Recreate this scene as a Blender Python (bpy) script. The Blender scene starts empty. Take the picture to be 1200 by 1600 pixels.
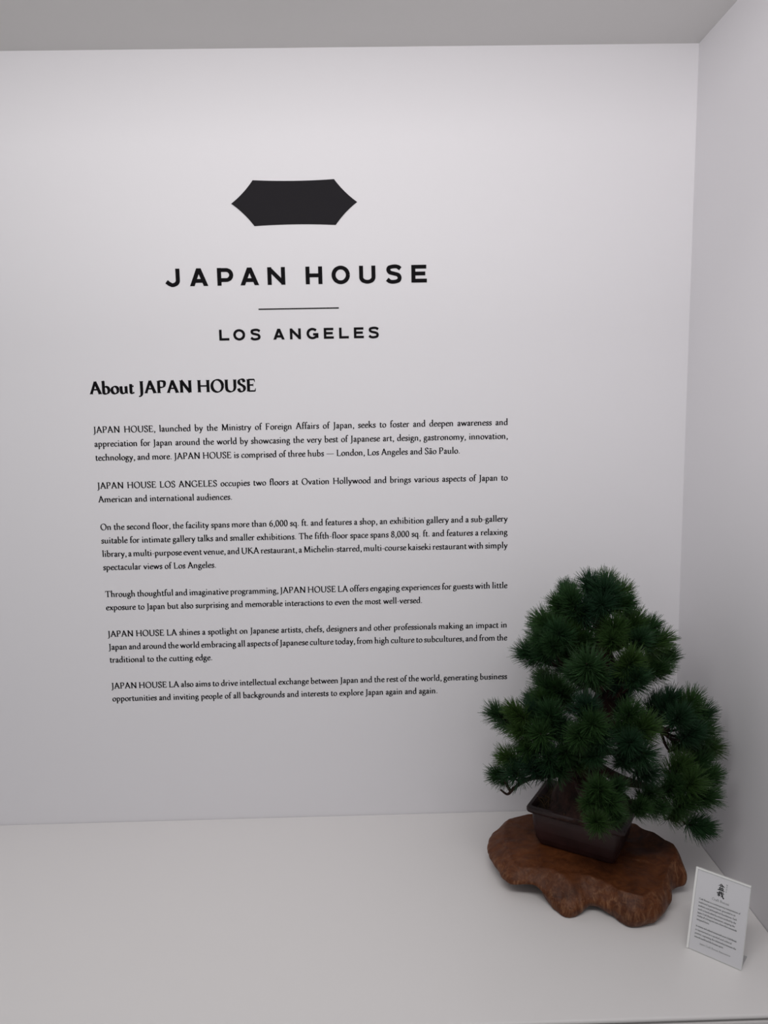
import bpy, bmesh, math, random
from mathutils import Vector, Matrix, noise

random.seed(7)
SC = bpy.context.scene
COL = SC.collection

# ------------------------------------------------------------------ camera, world, lights, exposure
cam_data = bpy.data.cameras.new('camera')
cam = bpy.data.objects.new('camera', cam_data)
COL.objects.link(cam)
CAM = Vector((0.69494943, -1.89085932, 1.08362298))
cam.location = CAM
cam.rotation_euler = (1.43700279, 0.01879033, -0.01860692)
FPX = 1159.228
cam_data.sensor_fit = 'VERTICAL'
cam_data.sensor_height = 32.0
cam_data.lens = FPX / 1600.0 * 32.0
cam_data.clip_start = 0.02
SC.camera = cam

world = bpy.data.worlds.new('gallery_ambient')
SC.world = world
world.use_nodes = True
wb = world.node_tree.nodes['Background']
wb.inputs['Color'].default_value = (0.97, 0.98, 1.0, 1)
wb.inputs['Strength'].default_value = 0.30

def area_light(name, loc, target, sx, sy, watts, col=(1, 0.975, 0.97)):
    ld = bpy.data.lights.new(name, 'AREA')
    ld.shape = 'RECTANGLE'
    ld.size = sx
    ld.size_y = sy
    ld.energy = watts
    ld.color = col
    o = bpy.data.objects.new(name, ld)
    COL.objects.link(o)
    o.location = loc
    d = Vector(target) - Vector(loc)
    o.rotation_euler = d.to_track_quat('-Z', 'Y').to_euler()
    return o

area_light('wall_wash_light', (0.50, -1.5, 1.86), (0.62, 0, 1.85), 1.9, 0.4, 16.5)
area_light('ledge_fill_light', (0.45, -1.8, 2.8), (0.55, -0.4, 0.0), 1.6, 0.5, 13)  # fill lamp added to brighten the ledge and lower wall

vs = SC.view_settings
vs.view_transform = 'Standard'
vs.look = 'None'
vs.gamma = 1.0
vs.use_curve_mapping = False
vs.exposure = 0.0

# ------------------------------------------------------------------ helpers
CR = Matrix.LocRotScale(None, cam.rotation_euler, None).to_3x3()

def on_y(u, v, y):
    d = CR @ Vector(((u - 600) / FPX, -(v - 800) / FPX, -1.0))
    return CAM + d * ((y - CAM.y) / d.y)

def mat(name, rgb, rough=0.6, spec=0.5, coat=0.0):
    m = bpy.data.materials.new(name)
    m.use_nodes = True
    b = m.node_tree.nodes['Principled BSDF']
    b.inputs['Base Color'].default_value = (*rgb, 1)
    b.inputs['Roughness'].default_value = rough
    b.inputs['Specular IOR Level'].default_value = spec
    b.inputs['Coat Weight'].default_value = coat
    return m

def nd(m, t, **kw):
    n = m.node_tree.nodes.new(t)
    for k, v in kw.items():
        setattr(n, k, v)
    return n

def lk(m, a, b):
    m.node_tree.links.new(a, b)

def bsdf(m):
    return m.node_tree.nodes['Principled BSDF']

def ramp(m, fac, stops):
    r = nd(m, 'ShaderNodeValToRGB')
    e = r.color_ramp.elements
    while len(e) < len(stops):
        e.new(0.5)
    for i, (p, c) in enumerate(stops):
        e[i].position = p
        e[i].color = (*c, 1)
    lk(m, fac, r.inputs['Fac'])
    return r

def noise_tex(m, scale, detail=3, rough=0.5, coords='Object', vec_scale=None, distort=0.0):
    tc = nd(m, 'ShaderNodeTexCoord')
    out = tc.outputs[coords]
    if vec_scale:
        mp = nd(m, 'ShaderNodeMapping')
        mp.inputs['Scale'].default_value = vec_scale
        lk(m, out, mp.inputs['Vector'])
        out = mp.outputs['Vector']
    n = nd(m, 'ShaderNodeTexNoise')
    n.inputs['Scale'].default_value = scale
    n.inputs['Detail'].default_value = detail
    n.inputs['Roughness'].default_value = rough
    n.inputs['Distortion'].default_value = distort
    lk(m, out, n.inputs['Vector'])
    return n

def bump(m, fac, strength, dist):
    b = nd(m, 'ShaderNodeBump')
    b.inputs['Strength'].default_value = strength
    b.inputs['Distance'].default_value = dist
    lk(m, fac, b.inputs['Height'])
    lk(m, b.outputs['Normal'], bsdf(m).inputs['Normal'])

def link_mesh(name, verts, faces, m=None, parent=None, smooth=False):
    me = bpy.data.meshes.new(name)
    me.from_pydata([tuple(v) for v in verts], [], faces)
    me.update()
    if m:
        me.materials.append(m)
    if smooth:
        me.polygons.foreach_set('use_smooth', [True] * len(me.polygons))
    o = bpy.data.objects.new(name, me)
    COL.objects.link(o)
    if parent:
        o.parent = parent
    return o

def empty(name, loc=(0, 0, 0)):
    o = bpy.data.objects.new(name, None)
    o.empty_display_size = 0.05
    COL.objects.link(o)
    o.location = loc
    return o

def tag(o, label, cat, group=None):
    o['label'] = label
    o['category'] = cat
    if group:
        o['group'] = group
    return o

def struct(o):
    o['kind'] = 'structure'
    return o

def box(name, lo, hi, m, parent=None, bevel=0.0, seg=4):
    bm = bmesh.new()
    bmesh.ops.create_cube(bm, size=1)
    for v in bm.verts:
        v.co = Vector([(lo[i] + hi[i]) / 2 + v.co[i] * (hi[i] - lo[i]) for i in range(3)])
    if bevel:
        bmesh.ops.bevel(bm, geom=bm.edges[:], offset=bevel, segments=seg, affect='EDGES', profile=0.5)
    me = bpy.data.meshes.new(name)
    bm.to_mesh(me)
    bm.free()
    me.materials.append(m)
    if bevel:
        me.polygons.foreach_set('use_smooth', [True] * len(me.polygons))
    o = bpy.data.objects.new(name, me)
    COL.objects.link(o)
    if parent:
        o.parent = parent
    return o

def catmull(pts, n, closed=False):
    pts = [Vector(p) for p in pts]
    if len(pts) == 2 and not closed:
        return [pts[0].lerp(pts[1], i / n) for i in range(n + 1)]
    L = len(pts)
    out = []
    for i in range(L if closed else L - 1):
        if closed:
            a, b, c, d = pts[i - 1], pts[i], pts[(i + 1) % L], pts[(i + 2) % L]
        else:
            b, c = pts[i], pts[i + 1]
            a = pts[i - 1] if i else b * 2 - c
            d = pts[i + 2] if i + 2 < L else c * 2 - b
        for k in range(n):
            t = k / n
            out.append(0.5 * (2 * b + (c - a) * t + (2 * a - 5 * b + 4 * c - d) * t * t + (3 * b - a - 3 * c + d) * t ** 3))
    if not closed:
        out.append(pts[-1])
    return out

# ------------------------------------------------------------------ materials
def wall_mat(name, rgb, rough=0.55):
    m = mat(name, rgb, rough, 0.3)
    n = noise_tex(m, 350, 2)
    bump(m, n.outputs['Fac'], 0.06, 0.0006)
    return m

M_wall = wall_mat('white_wall_paint', (0.79, 0.775, 0.80))
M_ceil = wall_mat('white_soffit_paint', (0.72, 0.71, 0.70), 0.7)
M_ledge = mat('white_ledge_laminate', (0.79, 0.77, 0.762), 0.33, 0.4)
bump(M_ledge, noise_tex(M_ledge, 120, 2).outputs['Fac'], 0.03, 0.0005)
M_floor = mat('grey_gallery_floor', (0.45, 0.44, 0.43), 0.6)
M_gap = mat('painted_gap_shade', (0.10, 0.098, 0.096), 0.8)  # shade of the ledge gap, put into a dark colour
M_vinyl = mat('black_vinyl', (0.0048, 0.004, 0.0055), 0.65, 0.08)
M_emblem = mat('black_emblem_vinyl', (0.013, 0.0115, 0.0145), 0.6, 0.12)
M_ink = mat('black_ink', (0.03, 0.028, 0.031), 0.7, 0.2)
M_paper = mat('white_card_paper', (0.90, 0.87, 0.915), 0.6, 0.3)

def acrylic_mat():
    m = bpy.data.materials.new('clear_acrylic')
    m.use_nodes = True
    nt = m.node_tree
    nt.nodes.remove(nt.nodes['Principled BSDF'])
    out = nt.nodes['Material Output']
    tr = nd(m, 'ShaderNodeBsdfTransparent')
    tr.inputs['Color'].default_value = (0.995, 1, 0.995, 1)
    gl = nd(m, 'ShaderNodeBsdfGlossy')
    gl.inputs['Roughness'].default_value = 0.05
    fr = nd(m, 'ShaderNodeFresnel')
    fr.inputs['IOR'].default_value = 1.3
    mx = nd(m, 'ShaderNodeMixShader')
    lk(m, fr.outputs[0], mx.inputs[0])
    lk(m, tr.outputs[0], mx.inputs[1])
    lk(m, gl.outputs[0], mx.inputs[2])
    lk(m, mx.outputs[0], out.inputs['Surface'])
    return m

def edge_light_mat():
    m = mat('edge_light_acrylic', (0.86, 0.86, 0.84), 0.35, 0.5)  # pale colour imitates light caught in the clear acrylic's edges
    bsdf(m).inputs['Subsurface Weight'].default_value = 0.0
    return m

M_acr = acrylic_mat()
M_edge_light = edge_light_mat()

def wood_mat():
    m = mat('varnished_root_wood', (0.1, 0.03, 0.01), 0.5, 0.22)
    n1 = noise_tex(m, 9, 4, 0.6, distort=0.6)
    n2 = noise_tex(m, 38, 5, 0.65, vec_scale=(1, 1, 2.4), distort=1.2)
    w = noise_tex(m, 120, 4, 0.6, vec_scale=(1.0, 0.8, 0.20), distort=1.0)
    mxa = nd(m, 'ShaderNodeMath', operation='MULTIPLY_ADD')
    lk(m, n2.outputs['Fac'], mxa.inputs[0])
    mxa.inputs[1].default_value = 0.45
    mxb = nd(m, 'ShaderNodeMath', operation='MULTIPLY')
    lk(m, n1.outputs['Fac'], mxb.inputs[0])
    mxb.inputs[1].default_value = 0.55
    lk(m, mxb.outputs[0], mxa.inputs[2])
    r = ramp(m, mxa.outputs[0], [(0.30, (0.026, 0.0075, 0.0035)), (0.47, (0.070, 0.020, 0.006)), (0.60, (0.115, 0.035, 0.010)), (0.75, (0.19, 0.070, 0.024))])
    # paler ridged grain where the bark side was carved
    geo = nd(m, 'ShaderNodeNewGeometry')
    sep = nd(m, 'ShaderNodeSeparateXYZ')
    lk(m, geo.outputs['Normal'], sep.inputs[0])
    mr = nd(m, 'ShaderNodeMapRange')
    mr.inputs['From Min'].default_value = 0.93
    mr.inputs['From Max'].default_value = 0.6
    lk(m, sep.outputs['Z'], mr.inputs['Value'])
    wr = nd(m, 'ShaderNodeMapRange')
    wr.inputs['From Min'].default_value = 0.47
    wr.inputs['From Max'].default_value = 0.72
    lk(m, w.outputs['Fac'], wr.inputs['Value'])
    mm = nd(m, 'ShaderNodeMath', operation='MULTIPLY')
    lk(m, mr.outputs[0], mm.inputs[0])
    lk(m, wr.outputs[0], mm.inputs[1])
    m2 = nd(m, 'ShaderNodeMath', operation='MULTIPLY')
    lk(m, mm.outputs[0], m2.inputs[0])
    m2.inputs[1].default_value = 0.6
    mix = nd(m, 'ShaderNodeMix', data_type='RGBA')
    lk(m, m2.outputs[0], mix.inputs['Factor'])
    lk(m, r.outputs['Color'], mix.inputs['A'])
    mix.inputs['B'].default_value = (0.29, 0.14, 0.070, 1)
    lk(m, mix.outputs['Result'], bsdf(m).inputs['Base Color'])
    hm = nd(m, 'ShaderNodeMath', operation='MULTIPLY')
    lk(m, mr.outputs[0], hm.inputs[0])
    lk(m, w.outputs['Fac'], hm.inputs[1])
    bump(m, hm.outputs[0], 0.55, 0.003)
    return m

M_wood = wood_mat()

def pot_mat():
    m = mat('dark_brown_glazed_clay', (0.020, 0.0075, 0.007), 0.42, 0.4)
    n = noise_tex(m, 14, 3)
    r = ramp(m, n.outputs['Fac'], [(0.35, (0.014, 0.0042, 0.004)), (0.7, (0.032, 0.0110, 0.0105))])
    lk(m, r.outputs['Color'], bsdf(m).inputs['Base Color'])
    bump(m, noise_tex(m, 90, 3).outputs['Fac'], 0.08, 0.001)
    return m

M_pot = pot_mat()

def soil_mat():
    m = mat('brown_moss_soil', (0.03, 0.02, 0.012), 0.9, 0.2)
    n = noise_tex(m, 60, 5, 0.7)
    r = ramp(m, n.outputs['Fac'], [(0.35, (0.010, 0.006, 0.004)), (0.55, (0.030, 0.017, 0.009)), (0.75, (0.065, 0.042, 0.021))])
    lk(m, r.outputs['Color'], bsdf(m).inputs['Base Color'])
    bump(m, noise_tex(m, 140, 4, 0.7).outputs['Fac'], 0.8, 0.004)
    return m

M_soil = soil_mat()

def bark_mat():
    m = mat('dark_pine_bark', (0.03, 0.012, 0.009), 0.8, 0.25)
    n = noise_tex(m, 45, 5, 0.7, vec_scale=(1, 1, 0.35))
    r = ramp(m, n.outputs['Fac'], [(0.35, (0.008, 0.0035, 0.003)), (0.55, (0.028, 0.011, 0.008)), (0.75, (0.06, 0.028, 0.02))])
    lk(m, r.outputs['Color'], bsdf(m).inputs['Base Color'])
    bump(m, n.outputs['Fac'], 0.9, 0.006)
    return m

M_bark = bark_mat()
M_drytwig = mat('dry_brown_moss_stem', (0.075, 0.045, 0.022), 0.8, 0.2)

def needle_mat():
    m = mat('dark_green_pine_needles', (0.012, 0.045, 0.02), 0.5, 0.35)
    oi = nd(m, 'ShaderNodeObjectInfo')
    r = ramp(m, oi.outputs['Random'], [(0.0, (0.015, 0.047, 0.024)), (0.35, (0.020, 0.058, 0.020)), (0.7, (0.028, 0.072, 0.018)), (1.0, (0.042, 0.088, 0.018))])
    n = noise_tex(m, 55, 2)
    hs = nd(m, 'ShaderNodeHueSaturation')
    mr = nd(m, 'ShaderNodeMapRange')
    mr.inputs['To Min'].default_value = 0.65
    mr.inputs['To Max'].default_value = 1.35
    lk(m, n.outputs['Fac'], mr.inputs['Value'])
    lk(m, mr.outputs[0], hs.inputs['Value'])
    lk(m, r.outputs['Color'], hs.inputs['Color'])
    lk(m, hs.outputs['Color'], bsdf(m).inputs['Base Color'])
    return m

M_needle = needle_mat()

# ------------------------------------------------------------------ the setting
XC, ZC, YF = 1.4992, 1.9425, -0.706
struct(box('wall_back', (-1.3, 0, -0.5), (XC + 0.12, 0.1, 2.6), M_wall))
struct(box('wall_right', (XC, -1.3, -0.5), (XC + 0.12, 0.0, 2.6), M_wall))
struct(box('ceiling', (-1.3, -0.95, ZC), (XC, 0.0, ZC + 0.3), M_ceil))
struct(box('floor', (-4, -5, -0.6), (4, 0.1, -0.5), M_floor))

ledge = tag(empty('display_ledge', (0.1, YF / 2, -0.5)), 'wide white built-in display ledge running below the lettered wall', 'ledge')
def local(o, root):
    o.parent = root
    o.matrix_parent_inverse = Matrix.Translation(-root.location)
    return o
local(box('ledge_top', (-1.3, YF, -0.0085), (XC - 0.0005, -0.0005, 0.0), M_ledge, bevel=0.004), ledge)
local(box('shadow_gap', (-1.3, YF + 0.012, -0.013), (XC - 0.0005, -0.1, -0.0085), M_gap), ledge)  # dark strip standing in for the shade under the top board
local(box('front_panel', (-1.3, YF - 0.001, -0.5), (XC - 0.0005, YF + 0.02, -0.013), M_ledge), ledge)

# ------------------------------------------------------------------ lettering: broad-nib roman and plain wide capitals
def ln(*c):
    return ('s', [(c[i], c[i + 1]) for i in range(0, len(c), 2)], 0)

def cv(*c):
    return ('s', [(c[i], c[i + 1]) for i in range(0, len(c), 2)], 1)

def el(cx, cy, rx, ry, a0=0, a1=360):
    n = max(6, int(abs(a1 - a0) / 18))
    return ('s', [(cx + rx * math.cos(math.radians(a0 + (a1 - a0) * i / n)), cy + ry * math.sin(math.radians(a0 + (a1 - a0) * i / n))) for i in range(n + 1)], 0)

def sf(x, y, l=62, r=62, up=1):
    l, r = l * 1.22, r * 1.22      # bracketed foot serif (up=1) or head serif (up=-1)
    h = 27 * up
    return ('q', [(x - l, y), (x + r, y), (x + r, y + h), (x + 32, y + h * 2.4), (x - 32, y + h * 2.4), (x - l, y + h)])

def fl(x, y, s=0):                   # slanted flag serif at a stem's head
    return ('q', [(x - 92, y - 42), (x + 20, y + 16), (x + 36, y + 16), (x + 36, y - 60), (x - 36, y - 60), (x - 92, y - 62)])

def dt(x, y, r=44):
    return ('d', x, y, r)

def vs_(x, y, h, d=1):               # vertical beak serif on E F L T arms
    return ('q', [(x - 6, y), (x + 22, y), (x + 30, y + h), (x + 10, y + h), (x - 40, y + 16 * (1 if h > 0 else -1))])

SERIF = {
 'a': (400, [cv(78, 300, 115, 370, 190, 392, 255, 350, 270, 260, 270, 90, 300, 22, 372, 34), cv(268, 232, 170, 205, 92, 155, 78, 90, 120, 16, 195, 22, 268, 90), dt(88, 300, 38)]),
 'b': (480, [ln(100, 690, 100, 20), cv(100, 300, 165, 365, 245, 382, 345, 325, 388, 200, 345, 62, 235, 6, 150, 18, 100, 60), fl(100, 690)]),
 'c': (400, [cv(330, 320, 290, 375, 215, 388, 115, 330, 70, 200, 110, 60, 215, 12, 300, 30, 358, 95), dt(322, 322, 36)]),
 'd': (490, [ln(370, 690, 370, 20), cv(370, 320, 295, 382, 215, 382, 105, 315, 70, 190, 115, 50, 215, 10, 300, 40, 370, 105), fl(370, 690), sf(378, 0, 0, 66)]),
 'e': (405, [ln(72, 222, 345, 246), cv(345, 246, 320, 345, 225, 388, 112, 325, 68, 200, 112, 58, 220, 12, 302, 30, 362, 95)]),
 'f': (290, [cv(305, 630, 262, 682, 190, 665, 140, 590, 126, 470, 126, 10), ln(38, 385, 250, 385), sf(126, 0, 70, 82), dt(300, 640, 38)]),
 'g': (430, [el(190, 268, 112, 120), ln(272, 345, 400, 372), cv(110, 168, 78, 112, 125, 62, 265, 45, 348, 0, 345, -110, 215, -205, 85, -180, 55, -90, 125, 25)]),
 'h': (510, [ln(100, 690, 100, 10), cv(100, 285, 170, 362, 265, 382, 345, 335, 368, 240, 368, 10), fl(100, 690), sf(100, 0), sf(368, 0)]),
 'i': (255, [ln(122, 385, 122, 10), fl(122, 388), sf(122, 0), dt(115, 575, 50)]),
 'j': (250, [cv(130, 385, 130, -60, 90, -170, 20, -210), fl(130, 388), dt(125, 575, 50)]),
 'k': (485, [ln(100, 690, 100, 10), ln(110, 180, 340, 380), ln(190, 245, 415, 12), fl(100, 690), sf(100, 0), sf(350, 385, 60, 60, -1), sf(425, 0, 55, 55)]),
 'l': (250, [ln(122, 690, 122, 10), fl(122, 690), sf(122, 0)]),
 'm': (775, [ln(100, 385, 100, 10), cv(100, 285, 165, 362, 250, 382, 330, 335, 368, 240, 368, 10), cv(368, 285, 435, 362, 520, 382, 600, 335, 636, 240, 636, 10), fl(100, 388), sf(100, 0), sf(368, 0), sf(636, 0)]),
 'n': (510, [ln(100, 385, 100, 10), cv(100, 285, 170, 362, 265, 382, 345, 335, 368, 240, 368, 10), fl(100, 388), sf(100, 0), sf(368, 0)]),
 'o': (465, [el(232, 196, 166, 190)]),
 'p': (490, [ln(105, 385, 105, -230), cv(105, 300, 170, 365, 250, 382, 350, 325, 395, 200, 350, 62, 240, 8, 160, 20, 105, 60), fl(105, 388), sf(105, -240)]),
 'q': (490, [ln(370, 390, 370, -230), cv(370, 320, 295, 382, 215, 382, 105, 315, 70, 190, 115, 50, 215, 10, 300, 40, 370, 105), sf(370, -240)]),
 'r': (345, [ln(100, 385, 100, 10), cv(100, 270, 155, 350, 220, 385, 298, 372), fl(100, 388), sf(100, 0, 62, 72), dt(292, 350, 40)]),
 's': (335, [cv(268, 300, 240, 372, 165, 388, 88, 345, 82, 275, 165, 215, 250, 155, 268, 85, 205, 14, 115, 12, 60, 98)]),
 't': (305, [cv(126, 500, 120, 400, 120, 95, 158, 22, 225, 18, 290, 62), ln(42, 385, 272, 385)]),
 'u': (510, [cv(105, 385, 105, 130, 150, 35, 235, 12, 320, 50, 372, 110), ln(372, 385, 372, 20), fl(105, 388), fl(372, 388), sf(380, 0, 0, 66)]),
 'v': (450, [ln(62, 385, 228, 10), ln(222, 10, 388, 385), sf(68, 385, 58, 68, -1), sf(385, 385, 56, 52, -1)]),
 'w': (680, [ln(60, 385, 210, 10), ln(204, 10, 345, 385), ln(330, 385, 475, 10), ln(470, 10, 618, 385), sf(66, 385, 58, 68, -1), sf(615, 385, 56, 52, -1)]),
 'x': (450, [ln(70, 385, 375, 12), ln(370, 385, 75, 12), sf(80, 385, 56, 66, -1), sf(365, 385, 56, 56, -1), sf(80, 0, 56, 56), sf(372, 0, 66, 56)]),
 'y': (440, [ln(62, 385, 228, 10), cv(388, 385, 230, 20, 160, -140, 100, -205, 40, -205), sf(68, 385, 58, 68, -1), sf(385, 385, 56, 52, -1), dt(58, -195, 36)]),
 'z': (400, [ln(70, 375, 330, 375), ln(330, 375, 70, 15), ln(70, 15, 340, 15)]),
 'A': (650, [ln(75, 10, 318, 655), ln(300, 655, 560, 10), ln(165, 235, 470, 235), sf(80, 0, 70, 74), sf(562, 0, 90, 74)]),
 'B': (570, [ln(125, 640, 125, 0), cv(125, 632, 300, 632, 395, 580, 400, 470, 330, 370, 130, 345), cv(130, 345, 360, 345, 465, 280, 475, 170, 380, 45, 240, 10, 125, 10), sf(125, 0, 75, 40), sf(125, 640, 75, 40, -1)]),
 'C': (640, [cv(560, 500, 500, 600, 380, 648, 220, 605, 110, 490, 75, 320, 115, 150, 220, 40, 370, -5, 490, 30, 580, 130), ('q', [(548, 490), (566, 490), (572, 650), (556, 650), (520, 560)])]),
 'D': (730, [ln(125, 640, 125, 0), cv(125, 632, 400, 632, 590, 530, 655, 330, 590, 110, 400, 10, 125, 10), sf(125, 0, 75, 40), sf(125, 640, 75, 40, -1)]),
 'E': (560, [ln(130, 640, 130, 0), ln(130, 625, 450, 625), ln(130, 335, 390, 335), ln(130, 15, 480, 15), vs_(455, 640, -150), vs_(490, 0, 165), ('q', [(378, 255), (394, 255), (394, 415), (378, 415)]), sf(130, 0, 78, 40), sf(130, 640, 78, 40, -1)]),
 'F': (530, [ln(130, 640, 130, 0), ln(130, 625, 440, 625), ln(130, 320, 385, 320), vs_(450, 640, -150), ('q', [(375, 240), (391, 240), (391, 400), (375, 400)]), sf(130, 0, 78, 84), sf(130, 640, 78, 40, -1)]),
 'G': (730, [cv(580, 500, 510, 605, 385, 648, 220, 605, 110, 490, 75, 320, 115, 150, 220, 40, 390, -5, 520, 25, 605, 75), ln(605, 270, 605, 60), sf(605, 290, 80, 66, -1), ('q', [(568, 490), (586, 490), (592, 650), (576, 650), (540, 560)])]),
 'H': (740, [ln(130, 640, 130, 0), ln(605, 640, 605, 0), ln(130, 330, 605, 330), sf(130, 0, 78, 78), sf(130, 640, 78, 78, -1), sf(605, 0, 78, 78), sf(605, 640, 78, 78, -1)]),
 'I': (330, [ln(165, 640, 165, 0), sf(165, 0, 82, 82), sf(165, 640, 82, 82, -1)]),
 'J': (310, [cv(160, 640, 160, 60, 145, -60, 95, -140, 10, -175), sf(160, 640, 82, 82, -1), dt(22, -160, 36)]),
 'K': (660, [ln(130, 640, 130, 0), ln(140, 320, 470, 630), ln(230, 400, 590, 10), sf(130, 0, 78, 78), sf(130, 640, 78, 78, -1), sf(480, 640, 80, 70, -1), sf(600, 0, 80, 60)]),
 'L': (540, [ln(130, 640, 130, 0), ln(130, 15, 470, 15), vs_(480, 0, 165), sf(130, 0, 78, 40), sf(130, 640, 78, 84, -1)]),
 'M': (830, [ln(135, 10, 165, 640), ln(160, 645, 415, 30), ln(410, 20, 665, 640), ln(670, 645, 705, 0), sf(135, 0, 70, 70), sf(705, 0, 78, 78), sf(150, 640, 76, 20, -1), sf(675, 640, 20, 80, -1)]),
 'N': (740, [ln(150, 640, 150, 10), ln(135, 645, 600, 5), ln(605, 640, 605, 0), sf(150, 0, 78, 78), sf(605, 640, 78, 78, -1), sf(130, 640, 76, 20, -1)]),
 'O': (740, [el(370, 320, 290, 326)]),
 'P': (560, [ln(130, 640, 130, 0), cv(130, 628, 290, 632, 425, 590, 450, 470, 400, 340, 290, 295, 190, 300), sf(130, 0, 78, 84), sf(130, 640, 78, 40, -1)]),
 'R': (630, [ln(130, 640, 130, 0), cv(130, 628, 290, 632, 415, 590, 435, 480, 385, 360, 280, 320, 140, 320), ln(270, 320, 540, 10), sf(130, 0, 78, 84), sf(130, 640, 78, 40, -1), sf(560, 0, 60, 60)]),
 'S': (480, [cv(385, 500, 340, 610, 240, 648, 130, 605, 95, 500, 150, 400, 270, 330, 375, 240, 385, 120, 310, 15, 200, -5, 110, 45, 70, 160), ('q', [(376, 490), (392, 490), (396, 640), (382, 640), (350, 560)]), ('q', [(58, 0), (72, 0), (98, 80), (78, 170), (60, 170)])]),
 'T': (650, [ln(325, 630, 325, 0), ln(60, 625, 590, 625), vs_(600, 640, -165), ('q', [(28, 470), (46, 475), (90, 610), (52, 640), (40, 640)]), sf(325, 0, 84, 84)]),
 'U': (710, [cv(130, 640, 130, 220, 180, 70, 345, -2, 500, 50, 575, 180, 585, 300, 585, 640), sf(130, 640, 78, 78, -1), sf(585, 640, 76, 76, -1)]),
 'V': (650, [ln(75, 640, 330, 0), ln(322, 0, 575, 640), sf(80, 640, 70, 80, -1), sf(570, 640, 66, 66, -1)]),
 '0': (470, [el(235, 315, 160, 318)]),
 '6': (470, [cv(385, 645, 240, 560, 120, 400, 85, 230, 130, 60, 235, 5, 345, 60, 385, 190, 340, 320, 240, 370, 150, 330, 95, 250)]),
 '8': (470, [el(235, 475, 115, 155), el(235, 160, 148, 162)]),
 '.': (220, [dt(110, 38, 48)]),
 ',': (220, [dt(110, 42, 46), cv(140, 40, 140, -30, 80, -115)]),
 '-': (290, [('q', [(40, 195), (250, 205), (250, 250), (40, 240)])]),
 '\u2014': (900, [('q', [(40, 208), (860, 208), (860, 246), (40, 246)])]),
 ' ': (235, []),
}
a_ = SERIF['a']
SERIF['\u00e3'] = (a_[0], a_[1] + [cv(85, 520, 130, 575, 200, 535, 260, 520, 310, 575)])

XS = 0.937                              # set width of the roman relative to its height

class Ink:
    """collects solid strokes lying just in front of a plane given by an origin and its two axes"""
    def __init__(self, org, ux, uy, nrm, depth, base=0.0):
        self.o, self.ux, self.uy, self.n = Vector(org), Vector(ux), Vector(uy), Vector(nrm)
        self.d, self.b = depth, base
        self.v, self.f = [], []
        self.k = 0

    def poly(self, pts):
        n0, k = len(self.v), len(pts)
        area = sum(pts[i][0] * pts[(i + 1) % k][1] - pts[(i + 1) % k][0] * pts[i][1] for i in range(k))
        if area < 0:
            pts = pts[::-1]
        self.k += 1
        for h in (self.b + self.d * (1 + 0.03 * (self.k % 9)), self.b):
            for x, y in pts:
                self.v.append(self.o + self.ux * x + self.uy * y + self.n * h)
        self.f.append(tuple(range(n0, n0 + k)))
        for i in range(k):
            j = (i + 1) % k
            self.f.append((n0 + i, n0 + k + i, n0 + k + j, n0 + j))

    def strip(self, pts, wid):
        P = [Vector((p[0], p[1])) for p in pts]
        L, R = [], []
        for i, q in enumerate(P):
            t = (P[min(i + 1, len(P) - 1)] - P[max(i - 1, 0)])
            if t.length < 1e-12:
                t = Vector((1, 0))
            t.normalize()
            w = wid(i / max(1, len(P) - 1), t) / 2
            L.append((q.x - t.y * w, q.y + t.x * w))
            R.append((q.x + t.y * w, q.y - t.x * w))
        n0, k = len(self.v), len(P)
        self.k += 1
        for h in (self.b + self.d * (1 + 0.03 * (self.k % 9)), self.b):
            for x, y in L + R:
                self.v.append(self.o + self.ux * x + self.uy * y + self.n * h)
        for i in range(k - 1):
            a, b, c, d = n0 + i, n0 + i + 1, n0 + k + i + 1, n0 + k + i
            m = 2 * k
            self.f.append((a, d, c, b))
            self.f.append((a, b, b + m, a + m))
            self.f.append((d, d + m, c + m, c))
        for i in (0, k - 1):
            a, d, m = n0 + i, n0 + k + i, 2 * k
            self.f.append((a, a + m, d + m, d))

    def glyph(self, g, x0, y0, sx, sy, thick, thin, nib=18, seg=5):
        cn, sn = math.cos(math.radians(nib)), math.sin(math.radians(nib))
        def wf(_, t):
            along = t.x * cn + t.y * sn
            across = -t.x * sn + t.y * cn
            return math.hypot(thick * across, thin * along) * sy
        for s in g:
            if s[0] == 's':
                pts = [(x0 + p[0] * sx, y0 + p[1] * sy) for p in s[1]]
                if s[2]:
                    pts = [(p.x, p.y) for p in catmull([(p[0], p[1], 0) for p in pts], seg)]
                self.strip(pts, wf)
            elif s[0] == 'q':
                self.poly([(x0 + p[0] * sx, y0 + p[1] * sy) for p in s[1]])
            else:
                r = s[3] * sy
                self.poly([(x0 + s[1] * sx + r * math.cos(a * math.pi / 5), y0 + s[2] * sy + r * math.sin(a * math.pi / 5)) for a in range(10)])

    def line(self, text, x0, x1, y0, size, justify=True, thick=88, thin=40, seg=4):
        adv = lambda ch: SERIF[ch][0]
        nat = sum(adv(c) for c in text)
        nsp = text.count(' ')
        s = size * 1e-6
        if justify and nsp:
            k = s * XS
            sp = (x1 - x0 - (nat - 235 * nsp) * k) / nsp
            if sp < 150 * s:                       # too tight: narrow the letters a little
                sp = 150 * s
                k = (x1 - x0 - sp * nsp) / (nat - 235 * nsp)
        else:
            k = (x1 - x0) / nat
            sp = 235 * k
        x = x0
        for c in text:
            if c == ' ':
                x += sp
                continue
            self.glyph(SERIF[c][1], x, y0, k, s, thick, thin, seg=seg)
            x += adv(c) * k

    def build(self, name, m, parent=None):
        o = link_mesh(name, self.v, self.f, m)
        if parent:
            local(o, parent)
        return o

def wall_ink(depth=0.0007):
    return Ink((0, 0, 0), (1, 0, 0), (0, 0, 1), (0, -1, 0), depth)

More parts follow.
